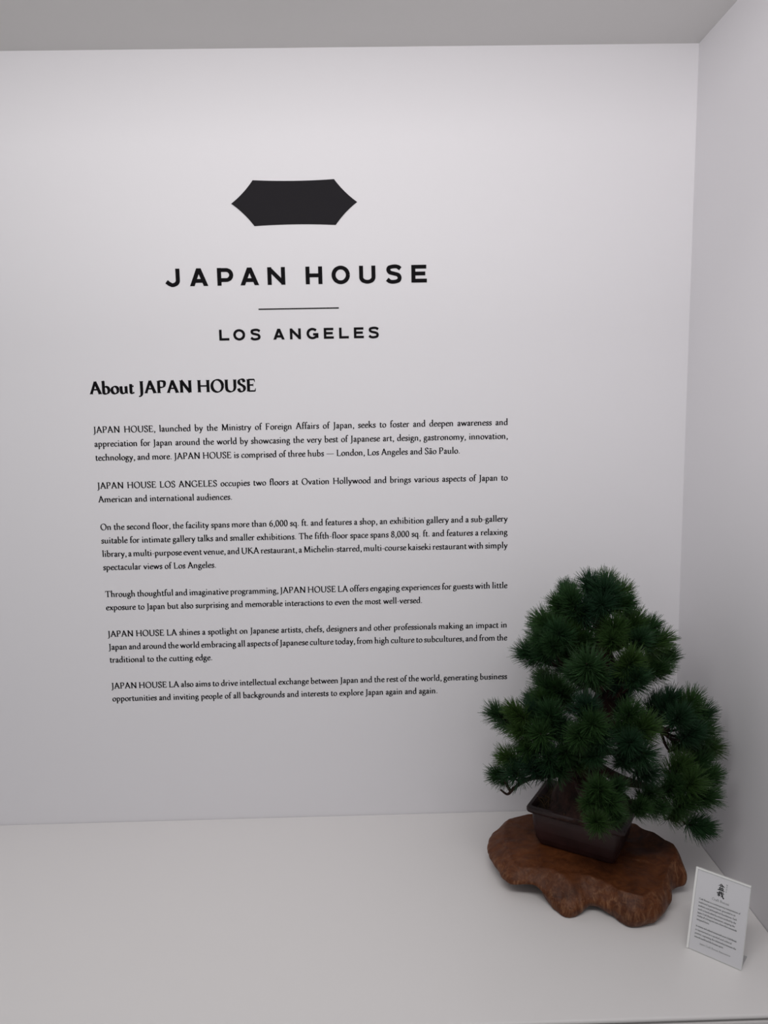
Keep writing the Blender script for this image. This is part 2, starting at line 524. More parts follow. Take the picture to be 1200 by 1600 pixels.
# emblem: six-sided shape with slightly hollow edges
tips = [(0.3688, 1.5915), (0.4229, 1.6450), (0.6195, 1.6450), (0.6742, 1.5915), (0.6210, 1.5388), (0.4229, 1.5388)]
ctr = Vector((0.5215, 1.5918))
outline = []
for i in range(6):
    a, b = Vector(tips[i]), Vector(tips[(i + 1) % 6])
    for k in range(10):
        t = k / 10
        p = a.lerp(b, t)
        nrm = Vector((-(b - a).y, (b - a).x)).normalized()
        if nrm.dot(ctr - p) < 0:
            nrm = -nrm
        outline.append(tuple(p + nrm * (0.0028 if (b - a).length > 0.1 else 0.0030) * 4 * t * (1 - t)))
ink = wall_ink(0.0015)
ink.poly(outline)
tag(ink.build('wall_emblem', M_emblem), 'solid black six-sided emblem with hollow edges, high on the white wall', 'emblem')

# wide plain capitals, drawn in a 0..1 by 0..1 box per letter
def U(*c):
    return [(c[i], c[i + 1]) for i in range(0, len(c), 2)]

def arcp(cx, cy, rx, ry, a0, a1, n=18):
    return [(cx + rx * math.cos(math.radians(a0 + (a1 - a0) * i / n)), cy + ry * math.sin(math.radians(a0 + (a1 - a0) * i / n))) for i in range(n + 1)]

def sans(ch, w, h, t):
    """strokes (centre lines) of a capital w wide, h high, stroke t"""
    e = t / 2
    if ch == 'J':
        r = w * 0.44
        return [[(w - e, h), (w - e, r)] + arcp(w - e - r, r - e * 0.2, r, r - e * 0.8, 0, -90, 10)[1:] + [(w - e - r - w * 0.20, e * 1.3), (e * 0.2, h * 0.27)]]
    if ch == 'A':
        return [[(w * 0.22, h * 0.29), (w * 0.78, h * 0.29)]]
    if ch == 'P':
        r = h * 0.29
        return [[(e, 0), (e, h)], [(e, h - e), (w - e - r, h - e)] + arcp(w - e - r, h - e - r * 0.98, r, r * 0.98, 90, -90)[1:] + [(e, h - e - 1.96 * r)]]
    if ch == 'N':
        return [[(e, 0), (e, h)], [(w - e, 0), (w - e, h)], [(e * 0.9, h - e * 0.7), (w - e * 0.9, e * 0.7)]]
    if ch == 'H':
        return [[(e, 0), (e, h)], [(w - e, 0), (w - e, h)], [(e, h * 0.5), (w - e, h * 0.5)]]
    if ch == 'O':
        return [arcp(w / 2, h / 2, w / 2 - e, h / 2 - e * 0.7, 0, 360, 36)]
    if ch == 'U':
        r = w / 2 - e
        return [[(e, h), (e, r)] + arcp(w / 2, r * 0.96, r, r * 0.96 - e * 0.75, 180, 360)[1:-1] + [(w - e, r), (w - e, h)]]
    if ch == 'S':
        pts = [(w * 0.93, h * 0.80), (w * 0.74, h * 0.915), (w * 0.48, h * 0.935), (w * 0.20, h * 0.875), (w * 0.135, h * 0.735), (w * 0.24, h * 0.60), (w * 0.50, h * 0.53), (w * 0.77, h * 0.455), (w * 0.875, h * 0.30), (w * 0.79, h * 0.13), (w * 0.50, h * 0.062), (w * 0.24, h * 0.085), (w * 0.05, h * 0.21)]
        return [[(p.x, p.y) for p in catmull([(x, y, 0) for x, y in pts], 4)]]
    if ch == 'E':
        return [[(e, 0), (e, h)], [(e, h - e * 0.9), (w * 0.97, h - e * 0.9)], [(e, h * 0.51), (w * 0.90, h * 0.51)], [(e, e * 0.9), (w, e * 0.9)]]
    if ch == 'L':
        return [[(e, 0), (e, h)], [(e, e * 0.9), (w, e * 0.9)]]
    if ch == 'G':
        return [arcp(w / 2, h / 2, w / 2 - e, h / 2 - e * 0.7, 42, 318, 30) + [(w * 0.93, h * 0.17)], [(w - e, h * 0.10), (w - e, h * 0.45)], [(w * 0.55, h * 0.43), (w, h * 0.43)]]

def sans_letters(root, word, xs, z0, h, t):
    for ch, (a, b) in zip(word, xs):
        k = wall_ink(0.0010)
        w = b - a
        if ch == 'A':                              # legs cut level at foot and head
            k.poly([(a, z0), (a + 1.12 * t, z0), (a + w / 2 + 0.55 * t, z0 + h), (a + w / 2 - 0.55 * t, z0 + h)])
            k.poly([(b - 1.12 * t, z0), (b, z0), (a + w / 2 + 0.55 * t, z0 + h), (a + w / 2 - 0.55 * t, z0 + h)])
        for st in sans(ch, w, h, t):
            k.strip([(a + x, z0 + z) for x, z in st], lambda _, d: t * (1.0 if abs(d.y) > 0.5 else 0.92))
        k.build('letter', M_vinyl, root)

title = tag(empty('title_lettering', (0.52, 0, 1.4)), 'large widely spaced black capitals of the two-word wall title under the emblem', 'lettering')
sans_letters(title, 'JAPANHOUSE', [(0.2012, 0.2349), (0.2592, 0.3038), (0.3266, 0.3658), (0.383, 0.4286), (0.4498, 0.4931), (0.5435, 0.5844), (0.6073, 0.6523), (0.6752, 0.7154), (0.7423, 0.7795), (0.804, 0.842)], 1.3995, 0.0420, 0.0098)
ink = wall_ink(0.0008)
ink.poly([(0.4246, 1.3400), (0.6231, 1.3400), (0.6231, 1.3429), (0.4246, 1.3429)])
tag(ink.build('dividing_rule', M_vinyl), 'thin black horizontal line on the wall between the two lines of capitals', 'line')
city = tag(empty('subtitle_lettering', (0.52, 0, 1.267)), 'small widely spaced black capitals LOS ANGELES below the thin rule', 'lettering')
sans_letters(city, 'LOSANGELES', [(0.3248, 0.3493), (0.3596, 0.3889), (0.4023, 0.4269), (0.4586, 0.4864), (0.4999, 0.5269), (0.5412, 0.5706), (0.5841, 0.6087), (0.6222, 0.6461), (0.6589, 0.6835), (0.6955, 0.721)], 1.2675, 0.0262, 0.0061)

ink = wall_ink(0.0007)
ink.line('About JAPAN HOUSE', -0.004, 0.4115, 1.1418, 46.5, False, 160, 60)
tag(ink.build('heading_lettering', M_vinyl), 'bold black serif heading of three words above the wall text', 'lettering')

PARAS = [
 ('first paragraph of the wall text, three lines ending with names of three cities',
  [('JAPAN HOUSE, launched by the Ministry of Foreign Affairs of Japan, seeks to foster and deepen awareness and', None),
   ('appreciation for Japan around the world by showcasing the very best of Japanese art, design, gastronomy, innovation,', None),
   ('technology, and more. JAPAN HOUSE is comprised of three hubs \u2014 London, Los Angeles and S\u00e3o Paulo.', 0.9224)]),
 ('second paragraph of the wall text, two lines, ending American and international audiences',
  [('JAPAN HOUSE LOS ANGELES occupies two floors at Ovation Hollywood and brings various aspects of Japan to', None),
   ('American and international audiences.', 0.3386)]),
 ('third and longest paragraph of the wall text, four lines, beginning On the second floor',
  [('On the second floor, the facility spans more than 6,000 sq. ft. and features a shop, an exhibition gallery and a sub-gallery', None),
   ('suitable for intimate gallery talks and smaller exhibitions. The fifth-floor space spans 8,000 sq. ft. and features a relaxing', None),
   ('library, a multi-purpose event venue, and UKA restaurant, a Michelin-starred, multi-course kaiseki restaurant with simply', None),
   ('spectacular views of Los Angeles.', 0.2893)]),
 ('fourth paragraph of the wall text, two lines, beginning Through thoughtful and imaginative programming',
  [('Through thoughtful and imaginative programming, JAPAN HOUSE LA offers engaging experiences for guests with little', None),
   ('exposure to Japan but also surprising and memorable interactions to even the most well-versed.', 0.8215)]),
 ('fifth paragraph of the wall text, three lines, ending traditional to the cutting edge',
  [('JAPAN HOUSE LA shines a spotlight on Japanese artists, chefs, designers and other professionals making an impact in', None),
   ('Japan and around the world embracing all aspects of Japanese culture today, from high culture to subcultures, and from the', None),
   ('traditional to the cutting edge.', 0.2673)]),
 ('sixth and lowest paragraph of the wall text, two lines, nearest the ledge',
  [('JAPAN HOUSE LA also aims to drive intellectual exchange between Japan and the rest of the world, generating business', None),
   ('opportunities and inviting people of all backgrounds and interests to explore Japan again and again.', 0.8595)]),
]
z = 1.0454
for label, lines in PARAS:
    root = tag(empty('text_paragraph', (0, 0, z)), label, 'wall text', 'black serif paragraphs on the white wall')
    for i, (t, end) in enumerate(lines):
        k = wall_ink(0.0006)
        k.line(t, -0.002, end if end else 1.0445, z, 24.6, end is None, 116, 50, 3)
        k.build('text_line', M_vinyl, root)
        z -= 0.0349
    z += 0.0349 - 0.0714

# ------------------------------------------------------------------ root-wood stand
def stand():
    S = [  # bottom ring, belly ring, top rim, going round from the left end
        ((0.985, -0.235, 0.018), (0.951, -0.240, 0.036), (1.002, -0.236, 0.062)),
        ((0.995, -0.290, 0.016), (0.960, -0.302, 0.033), (0.996, -0.296, 0.062)),
        ((1.010, -0.335, 0.018), (0.984, -0.360, 0.032), (1.010, -0.338, 0.063)),
        ((1.045, -0.350, 0.030), (1.035, -0.377, 0.038), (1.048, -0.350, 0.063)),
        ((1.062, -0.392, 0.006), (1.062, -0.404, 0.029), (1.078, -0.360, 0.064)),
        ((1.088, -0.436, 0.000), (1.088, -0.436, 0.022), (1.105, -0.374, 0.064)),
        ((1.116, -0.434, 0.001), (1.114, -0.442, 0.025), (1.125, -0.378, 0.066)),
        ((1.152, -0.415, 0.009), (1.150, -0.430, 0.032), (1.150, -0.386, 0.067)),
        ((1.186, -0.438, 0.006), (1.186, -0.452, 0.032), (1.186, -0.412, 0.066)),
        ((1.217, -0.472, 0.000), (1.219, -0.482, 0.028), (1.216, -0.446, 0.064)),
        ((1.268, -0.464, 0.000), (1.274, -0.474, 0.030), (1.266, -0.452, 0.066)),
        ((1.312, -0.420, 0.000), (1.323, -0.426, 0.030), (1.308, -0.416, 0.070)),
        ((1.335, -0.382, 0.005), (1.345, -0.384, 0.030), (1.335, -0.372, 0.078)),
        ((1.340, -0.345, 0.014), (1.388, -0.372, 0.032), (1.362, -0.335, 0.086)),
        ((1.345, -0.300, 0.012), (1.376, -0.310, 0.045), (1.365, -0.300, 0.088)),
        ((1.330, -0.230, 0.008), (1.348, -0.235, 0.040), (1.330, -0.240, 0.084)),
        ((1.310, -0.170, 0.005), (1.324, -0.172, 0.035), (1.308, -0.185, 0.070)),
        ((1.270, -0.120, 0.004), (1.280, -0.112, 0.034), (1.270, -0.130, 0.064)),
        ((1.180, -0.110, 0.004), (1.180, -0.098, 0.034), (1.180, -0.116, 0.064)),
        ((1.090, -0.122, 0.006), (1.082, -0.108, 0.034), (1.086, -0.126, 0.062)),
        ((1.040, -0.140, 0.010), (1.018, -0.128, 0.036), (1.034, -0.138, 0.060)),
        ((1.005, -0.185, 0.016), (0.966, -0.188, 0.037), (1.004, -0.186, 0.062)),
    ]
    per = 9
    rings = [catmull([s[j] for s in S], per, True) for j in range(3)]
    N = len(rings[0])
    cx, cy = 1.17, -0.27
    V, F = [], []
    prof = []
    for i in range(N):
        b, m, t = rings[0][i], rings[1][i], rings[2][i]
        c = Vector((cx, cy, 0))
        col = [Vector((cx + (b.x - cx) * 0.55, cy + (b.y - cy) * 0.55, 0.022)), b.lerp(c, 0.06) + Vector((0, 0, 0.002))]
        col += [b, b.lerp(m, 0.5) * 1.0 + (m - b).normalized() * 0.0 + Vector((m.x - b.x, m.y - b.y, 0)) * 0.22, m]
        mid = m.lerp(t, 0.55) + Vector((t.x - cx, t.y - cy, 0)).normalized() * 0.006
        col += [mid, t.lerp(m, 0.12) + Vector((0, 0, 0.0015)), t]
        for f in (0.965, 0.93, 0.84, 0.72, 0.55, 0.35, 0.15):
            flat = 0.0655
            zz = t.z + (flat - t.z) * min(1, (1 - f) * 3.2)
            col.append(Vector((cx + (t.x - cx) * f, cy + (t.y - cy) * f, zz)))
        prof.append(col)
    K = len(prof[0])
    for i in range(N):
        for j, p in enumerate(prof[i]):
            q = p.copy()
            if 2 < j < 8:                     # gnarled side
                out = Vector((p.x - cx, p.y - cy, 0)).normalized()
                n1 = noise.noise(p * 34) * 0.0055 + noise.noise(p * 80 + Vector((3, 1, 7))) * 0.0028
                q += out * n1
            if j >= 7:
                amp = 0.0022 if j < 10 else 0.0009
                if p.x > 1.285:
                    amp += 0.010
                q.z += noise.noise(Vector((p.x * 22, p.y * 22, 5))) * amp
            q.z = max(q.z, 0.0)
            V.append(q)
    for i in range(N):
        for j in range(K - 1):
            a, b = i * K + j, ((i + 1) % N) * K + j
            F.append((a, b, b + 1, a + 1))
    F.append([i * K + K - 1 for i in range(N)])
    F.append([i * K for i in range(N)][::-1])
    o = link_mesh('wooden_stand', V, F, M_wood, None, True)
    md = o.modifiers.new('smooth', 'SUBSURF')
    md.levels = md.render_levels = 2
    tx = bpy.data.textures.new('gnarl', 'CLOUDS')
    tx.noise_scale = 0.022
    dm = o.modifiers.new('gnarl', 'DISPLACE')
    dm.texture = tx
    dm.strength = 0.004
    dm.mid_level = 0.5
    return o

tag(stand(), 'low gnarled reddish-brown root wood slab on the ledge under the bonsai pot', 'stand')

# ------------------------------------------------------------------ bonsai: pot, soil, trunk, branches, needles
DIR = Vector((0.848, -0.530, 0)).normalized()
PRP = Vector((0.530, 0.848, 0)).normalized()
RIMFL = Vector((1.0415, -0.2625, 0))
POTC = RIMFL + DIR * 0.113 + PRP * 0.0765
PZ = 0.0672
bonsai = tag(empty('potted_bonsai', (POTC.x, POTC.y, PZ)), 'green pine bonsai in a dark brown rectangular pot on the root wood slab', 'bonsai')
bonsai.rotation_euler = (0, 0, 0)

def to_local(o):
    return local(o, bonsai)

def rrect(lx, ly, r, n=6):
    pts = []
    for sx, sy, a0 in ((1, 1, 0), (-1, 1, 90), (-1, -1, 180), (1, -1, 270)):
        for k in range(n + 1):
            a = math.radians(a0 + 90 * k / n)
            pts.append((sx * (lx / 2 - r) + r * math.cos(a), sy * (ly / 2 - r) + r * math.sin(a)))
    return pts

def loft(name, levels, m, cap_lo=True, cap_hi=True):
    V, F = [], []
    n = None
    for lx, ly, r, zz in levels:
        ring = rrect(lx, ly, r)
        n = len(ring)
        for x, y in ring:
            p = POTC + DIR * x + PRP * y
            V.append((p.x, p.y, PZ + zz))
    for j in range(len(levels) - 1):
        for i in range(n):
            a, b = j * n + i, j * n + (i + 1) % n
            F.append((a, b, b + n, a + n))
    if cap_lo:
        F.append(tuple(range(n))[::-1])
    if cap_hi:
        F.append(tuple(range((len(levels) - 1) * n, len(levels) * n)))
    return to_local(link_mesh(name, V, F, m, None, False))

pot_o = loft('pot', [(0.168, 0.118, 0.008, 0.0), (0.176, 0.126, 0.010, 0.003), (0.190, 0.134, 0.011, 0.016), (0.198, 0.139, 0.011, 0.038), (0.203, 0.142, 0.011, 0.062), (0.206, 0.143, 0.011, 0.0795), (0.195, 0.125, 0.009, 0.0795), (0.19, 0.12, 0.009, 0.02)], M_pot, True, True)
loft('pot_rim', [(0.190, 0.120, 0.008, 0.078), (0.214, 0.146, 0.008, 0.078), (0.225, 0.152, 0.008, 0.0805), (0.228, 0.154, 0.008, 0.084), (0.228, 0.154, 0.008, 0.090), (0.224, 0.150, 0.007, 0.0935), (0.209, 0.135, 0.006, 0.0935), (0.203, 0.129, 0.006, 0.089), (0.190, 0.120, 0.008, 0.079)], M_pot, False, False)

def soil():
    V, F = [], []
    nx, ny = 44, 28
    for i in range(nx + 1):
        for j in range(ny + 1):
            x, y = (i / nx - 0.5), (j / ny - 0.5)
            p = POTC + DIR * (x * 0.196) + PRP * (y * 0.122)
            edge = min(1, (0.5 - max(abs(x), abs(y))) * 5)
            r = math.hypot((x + 0.02) * 1.6, y)
            h = 0.082 + edge * 0.010 + 0.036 * math.exp(-(r / 0.26) ** 2)
            h += edge * (noise.noise(Vector((p.x * 60, p.y * 60, 0))) * 0.005 + noise.noise(Vector((p.x * 150, p.y * 150, 3))) * 0.003)
            V.append((p.x, p.y, PZ + h))
    for i in range(nx):
        for j in range(ny):
            a = i * (ny + 1) + j
            F.append((a, a + ny + 1, a + ny + 2, a + 1))
    return to_local(link_mesh('soil', V, F, M_soil, None, True))

soil()

def tube(V, F, pts, radii, n=10, wob=0.0, seed=0):
    base = len(V)
    P = [Vector(p) for p in pts]
    up = Vector((0.3, 0.5, 0.8)).normalized()
    for i, p in enumerate(P):
        t = (P[min(i + 1, len(P) - 1)] - P[max(i - 1, 0)]).normalized()
        a = t.cross(up)
        if a.length < 0.1:
            a = t.cross(Vector((1, 0, 0)))
        a.normalize()
        b = t.cross(a)
        for k in range(n):
            an = 2 * math.pi * k / n
            r = radii[i] * (1 + wob * noise.noise(p * 30 + Vector((math.cos(an) * 1.5, math.sin(an) * 1.5, seed))))
            V.append(p + (a * math.cos(an) + b * math.sin(an)) * r)
    for i in range(len(P) - 1):
        for k in range(n):
            q, s = base + i * n + k, base + i * n + (k + 1) % n
            F.append((q, s, s + n, q + n))
    F.append(tuple(range(base, base + n))[::-1])
    F.append(tuple(range(base + (len(P) - 1) * n, base + len(P) * n)))

YT = -0.265
trunk_ctrl = [on_y(900, 1262, YT), on_y(898, 1225, YT), on_y(908, 1180, YT + 0.01), on_y(930, 1130, YT + 0.01), on_y(948, 1080, YT), on_y(946, 1030, YT), on_y(938, 985, YT), on_y(945, 945, YT)]
trunk_pts = catmull(trunk_ctrl, 8)
nT = len(trunk_pts)
V, F = [], []
rad = []
for i in range(nT):
    t = i / (nT - 1)
    rad.append(0.036 * (1 - t) ** 0.9 + 0.007 + 0.020 * math.exp(-(t / 0.07) ** 2))
tube(V, F, trunk_pts, rad, 20, 0.35, 2)
for k in range(7):                                   # surface roots flare from the foot
    a = k * 0.9 + 0.3
    d = Vector((math.cos(a), math.sin(a) * 0.8, 0))
    q = trunk_pts[1]
    tube(V, F, catmull([q + Vector((0, 0, 0.035)), q + d * 0.028 + Vector((0, 0, 0.008)), q + d * 0.055 + Vector((0, 0, -0.016))], 5), [0.012 - 0.0006 * i for i in range(11)], 8, 0.3, k)
to_local(link_mesh('trunk', V, F, M_bark, None, True))

V, F = [], []
for k in range(46):                                  # dry stems of the moss cover
    x, y = random.uniform(-0.095, 0.03), random.uniform(-0.058, 0.02)
    p = POTC + DIR * x + PRP * y + Vector((0, 0, PZ + 0.088))
    d = Vector((random.uniform(-1, 1), random.uniform(-1, 1), random.uniform(0.25, 1.0))).normalized() * random.uniform(0.014, 0.030)
    tube(V, F, catmull([p, p + d * 0.5 + Vector((0, 0, 0.004)), p + d], 3), [0.0010, 0.0010, 0.0010, 0.0009, 0.0008, 0.0007, 0.0005], 4)
to_local(link_mesh('moss_stems', V, F, M_drytwig, None, False))

def needle_mesh(seed, n=420, spread=1.0):
    rng = random.Random(seed)
    V, F = [], []
    for k in range(n):
        t = rng.random() ** 0.8
        z0 = -0.034 + 0.042 * t
        # lower needles open wide, tip needles stand up
        pol = (0.10 + 1.05 * (1 - t) * rng.uniform(0.5, 1.15) + rng.uniform(0.05, 0.75)) * spread
        az = rng.uniform(0, 2 * math.pi)
        d = Vector((math.sin(pol) * math.cos(az), math.sin(pol) * math.sin(az), math.cos(pol)))
        L = rng.uniform(0.030, 0.046)
        p0 = Vector((0, 0, z0)) + d * 0.001
        bend = Vector((rng.uniform(-1, 1), rng.uniform(-1, 1), rng.uniform(0.2, 1.4))) * 0.0035
        p1, p2 = p0 + d * L * 0.5, p0 + d * L + bend
        w = rng.uniform(0.00058, 0.00085)
        s = d.cross(Vector((rng.uniform(-1, 1), rng.uniform(-1, 1), rng.uniform(-1, 1)))).normalized()
        s2 = d.cross(s)
        b = len(V)
        for p, ww in ((p0, w * 0.8), (p1, w), (p2, w * 0.35)):
            V += [p + s * ww, p + (s * -0.5 + s2 * 0.87) * ww, p + (s * -0.5 - s2 * 0.87) * ww]
        for r in (0, 3):
            for q in range(3):
                a, c = b + r + q, b + r + (q + 1) % 3
                F.append((a, c, c + 3, a + 3))
        F.append((b + 6, b + 7, b + 8))
    me = bpy.data.meshes.new('needle_cluster')
    me.from_pydata([tuple(v) for v in V], [], F)
    me.materials.append(M_needle)
    me.materials.append(M_bark)
    nb = len(me.polygons)
    # twig stub
    V2, F2 = list(V), list(F)
    tube(V2, F2, [Vector((0, 0, -0.038)), Vector((0, 0, -0.012)), Vector((0, 0, 0.012))], [0.0026, 0.0022, 0.0012], 6)
    me2 = bpy.data.meshes.new('needle_cluster')
    me2.from_pydata([tuple(v) for v in V2], [], F2)
    me2.materials.append(M_needle)
    me2.materials.append(M_bark)
    for p in me2.polygons:
        if p.index >= nb:
            p.material_index = 1
    bpy.data.meshes.remove(me)
    return me2

NEED = [needle_mesh(11), needle_mesh(12), needle_mesh(13), needle_mesh(14, 360, 1.12), needle_mesh(15, 440, 0.88)]

# branches: (height along the trunk 0..1, depth of the pad's middle toward the viewer, [(px, py, size in px, extra depth)])
PADS = [
 (1.00, 0.00, [(945, 925, 40, 0.03), (922, 915, 30, 0.0), (968, 930, 32, 0.0), (948, 912, 30, -0.03), (975, 945, 28, 0.02), (940, 945, 30, 0.05)]),
 (0.90, 0.00, [(893, 938, 34, 0.02), (872, 945, 26, 0.0), (915, 950, 30, 0.03), (888, 925, 26, -0.03), (905, 965, 28, 0.01)]),
 (0.80, 0.02, [(853, 975, 34, 0.0), (872, 990, 34, 0.04), (845, 998, 30, 0.02), (897, 990, 30, 0.0), (868, 972, 28, -0.05), (915, 1000, 28, 0.0)]),
 (0.70, 0.02, [(825, 1022, 30, 0.0), (850, 1020, 30, 0.03), (862, 1006, 26, 0.06), (882, 1018, 28, 0.0), (838, 1012, 26, -0.04)]),
 (0.82, 0.02, [(960, 982, 36, 0.03), (990, 975, 34, 0.0), (1012, 985, 32, 0.0), (1000, 1000, 30, 0.04), (1030, 1003, 32, 0.0), (955, 1000, 28, 0.05), (985, 965, 28, -0.05)]),
 (0.68, 0.00, [(1040, 1030, 30, 0.0), (1030, 1045, 30, 0.03), (1015, 1030, 28, -0.03), (1005, 1050, 28, 0.02)]),
 (0.62, 0.13, [(918, 1040, 42, 0.02), (930, 1058, 34, 0.0), (900, 1055, 30, -0.02)]),
 (0.58, 0.09, [(985, 1035, 36, 0.0), (995, 1060, 32, 0.02), (965, 1060, 28, -0.04), (975, 1085, 26, -0.05)]),
 (0.52, 0.03, [(856, 1074, 34, 0.0), (876, 1080, 34, 0.0), (848, 1094, 28, 0.02), (885, 1090, 28, -0.04)]),
 (0.46, 0.05, [(1045, 1098, 34, 0.0), (1078, 1100, 34, 0.02), (1095, 1118, 32, 0.0), (1062, 1120, 32, 0.05), (1100, 1142, 32, 0.02), (1080, 1145, 32, 0.05), (1108, 1168, 30, 0.0), (1070, 1165, 30, 0.0), (1025, 1100, 28, -0.03)]),
 (0.40, 0.06, [(775, 1115, 28, 0.0), (805, 1113, 28, 0.02), (835, 1115, 34, 0.0), (860, 1120, 36, 0.03), (815, 1142, 32, 0.02), (845, 1148, 36, 0.05), (878, 1140, 34, 0.03), (825, 1170, 32, 0.03)]),
 (0.28, 0.08, [(795, 1185, 30, 0.0), (778, 1212, 26, 0.0), (803, 1208, 30, 0.02), (830, 1198, 30, 0.02), (858, 1182, 34, 0.03), (850, 1205, 26, 0.0), (885, 1175, 32, 0.04), (876, 1204, 28, 0.02), (905, 1190, 28, 0.03)]),
 (0.38, 0.16, [(915, 1105, 36, 0.0), (925, 1132, 38, 0.03), (905, 1150, 34, 0.02), (940, 1155, 34, 0.02), (930, 1182, 30, 0.02)]),
 (0.36, 0.15, [(985, 1115, 34, 0.0), (1005, 1138, 38, 0.02), (970, 1145, 32, 0.0), (1002, 1178, 38, 0.03), (975, 1188, 30, 0.02), (1012, 1208, 30, 0.0), (985, 1160, 32, 0.05)]),
 (0.20, 0.20, [(935, 1232, 34, 0.0), (955, 1255, 30, 0.0), (932, 1285, 32, 0.03), (920, 1255, 24, 0.0), (965, 1230, 26, -0.02), (962, 1272, 26, -0.01)]),
 (0.26, 0.13, [(1015, 1240, 28, 0.0), (1000, 1262, 28, 0.02), (1030, 1262, 24, 0.0)]),
 (0.30, 0.10, [(1060, 1200, 36, 0.0), (1092, 1192, 32, -0.02), (1080, 1222, 36, 0.03), (1108, 1215, 30, 0.0), (1050, 1228, 30, 0.02), (1102, 1245, 32, 0.02), (1072, 1255, 30, 0.02), (1058, 1272, 24, 0.0), (1095, 1292, 32, 0.03)]),
]

def trunk_at(t):
    f = t * (nT - 1)
    i = min(int(f), nT - 2)
    return trunk_pts[i].lerp(trunk_pts[i + 1], f - i)

def add_cluster(pos, axis, r, parent, i):
    me = NEED[i % len(NEED)]
    o = bpy.data.objects.new('needle_cluster', me)
    COL.objects.link(o)
    q = axis.to_track_quat('Z', 'Y')
    s = r / 0.046
    M = Matrix.Translation(pos - axis * 0.004) @ q.to_matrix().to_4x4() @ Matrix.Rotation(random.uniform(0, 6.28), 4, 'Z') @ Matrix.Scale(s, 4)
    o.parent = parent
    o.matrix_basis = M
    return o

ci = 0
def make_branch(t0, pts, sizes, bend=0.5):
    """one branch from the trunk, its twigs, and the needle clusters at their ends"""
    global ci
    t0 = min(t0, 0.97)
    P0 = trunk_at(t0 * 0.96)
    mean = sum(pts, Vector()) / len(pts)
    hub = P0.lerp(mean, 0.72) + Vector((0, 0, -0.022))
    V, F = [], []
    rr = 0.012 * (1 - t0) + 0.0055
    mid = P0.lerp(hub, 0.5) + Vector((random.uniform(-.012, .012), random.uniform(-.012, .012), -0.008))
    bp = catmull([P0, mid, hub], 6)
    tube(V, F, bp, [rr * (1 - 0.5 * i / (len(bp) - 1)) for i in range(len(bp))], 8, 0.3, t0 * 10)
    axes = []
    for p in pts:
        radial = Vector((p.x - P0.x, (p.y - P0.y), 0))
        rl = radial.length
        radial = radial.normalized() if rl > 1e-4 else Vector((0, -1, 0))
        k = min(1.0, rl / 0.12)
        off = (p - mean)
        ax = radial * (0.75 * k) + off * 7 + Vector((0, -0.15, 0.80)) + Vector((random.uniform(-.2, .2), random.uniform(-.2, .2), random.uniform(-.1, .15)))
        ax.normalize()
        axes.append(ax)
        e = p - ax * 0.036
        tw = catmull([hub, hub.lerp(e, 0.55) + Vector((0, 0, -0.006)), e], 4)
        tube(V, F, tw, [max(0.0017, 0.0040 - 0.00025 * i) for i in range(len(tw))], 6)
    b = to_local(link_mesh('branch', V, F, M_bark, None, True))
    for p, ax, r in zip(pts, axes, sizes):
        add_cluster(p, ax, r, b, ci)
        ci += 1
        # keep siblings' transforms simple: the branch sits at the bonsai's origin frame
    return b

for t0, dep, cl in PADS:
    pts, sizes = [], []
    for (px, py, r, ex) in cl:
        y = YT - dep - ex
        p = on_y(px, py, y)
        pxm = FPX / ((p - CAM).dot(CR @ Vector((0, 0, -1))))
        rad_m = r / pxm * 1.0
        lim = XC - 0.010 - rad_m * 0.72
        if p.x > lim:                               # stay clear of the side wall: come forward along the sight line
            d = (p - CAM)
            p = CAM + d * ((lim - CAM.x) / d.x)
        pts.append(p)
        sizes.append(rad_m)
    make_branch(t0, pts, sizes)

V, F = [], []
tw = catmull([on_y(885, 1205, YT - 0.05), on_y(850, 1212, YT - 0.08), on_y(822, 1218, YT - 0.09), on_y(803, 1232, YT - 0.09), on_y(793, 1241, YT - 0.09), on_y(782, 1234, YT - 0.09)], 6)
tube(V, F, tw, [0.0062 - 0.00014 * i for i in range(len(tw))], 8, 0.4, 5)
tw = catmull([on_y(798, 1236, YT - 0.09), on_y(790, 1222, YT - 0.09), on_y(786, 1212, YT - 0.09)], 5)
tube(V, F, tw, [0.0035 - 0.00015 * i for i in range(len(tw))], 6, 0.3, 6)
to_local(link_mesh('bare_twig', V, F, M_bark, None, True))

# the far side of the crown
BACK = [(0.78, [(1.10, -0.17, 0.56), (1.16, -0.14, 0.60), (1.23, -0.15, 0.60), (1.29, -0.17, 0.55)]),
        (0.50, [(1.12, -0.14, 0.42), (1.16, -0.11, 0.46), (1.22, -0.11, 0.47), (1.31, -0.13, 0.44)]),
        (0.32, [(1.02, -0.15, 0.32), (1.10, -0.11, 0.35), (1.30, -0.12, 0.34), (1.38, -0.16, 0.32)])]
for t0, ps in BACK:
    make_branch(t0, [Vector(p) for p in ps], [0.048] * len(ps))

# ------------------------------------------------------------------ information card in its acrylic stand
SA = Vector((1.31018709, -0.5343733, 0.0))
SU = Vector((0.75897074, -0.65112473, 0.0)).normalized()
SW = Vector((0.1913128, 0.22267555, 0.95593672)).normalized()
SN = SU.cross(SW).normalized()
sign = tag(empty('information_card_holder', SA + SU * 0.0517), 'small tilted white information card in a clear acrylic stand beside the wood slab', 'sign')

def slab(name, s0, s1, t0, t1, n0, n1, m, o0=SA, parent=sign):
    V = []
    for nn in (n0, n1):
        for s, t in ((s0, t0), (s1, t0), (s1, t1), (s0, t1)):
            V.append(o0 + SU * s + SW * t + SN * nn)
    F = [(3, 2, 1, 0), (4, 5, 6, 7), (0, 1, 5, 4), (1, 2, 6, 5), (2, 3, 7, 6), (3, 0, 4, 7)]
    return local(link_mesh(name, V, F, m), parent)

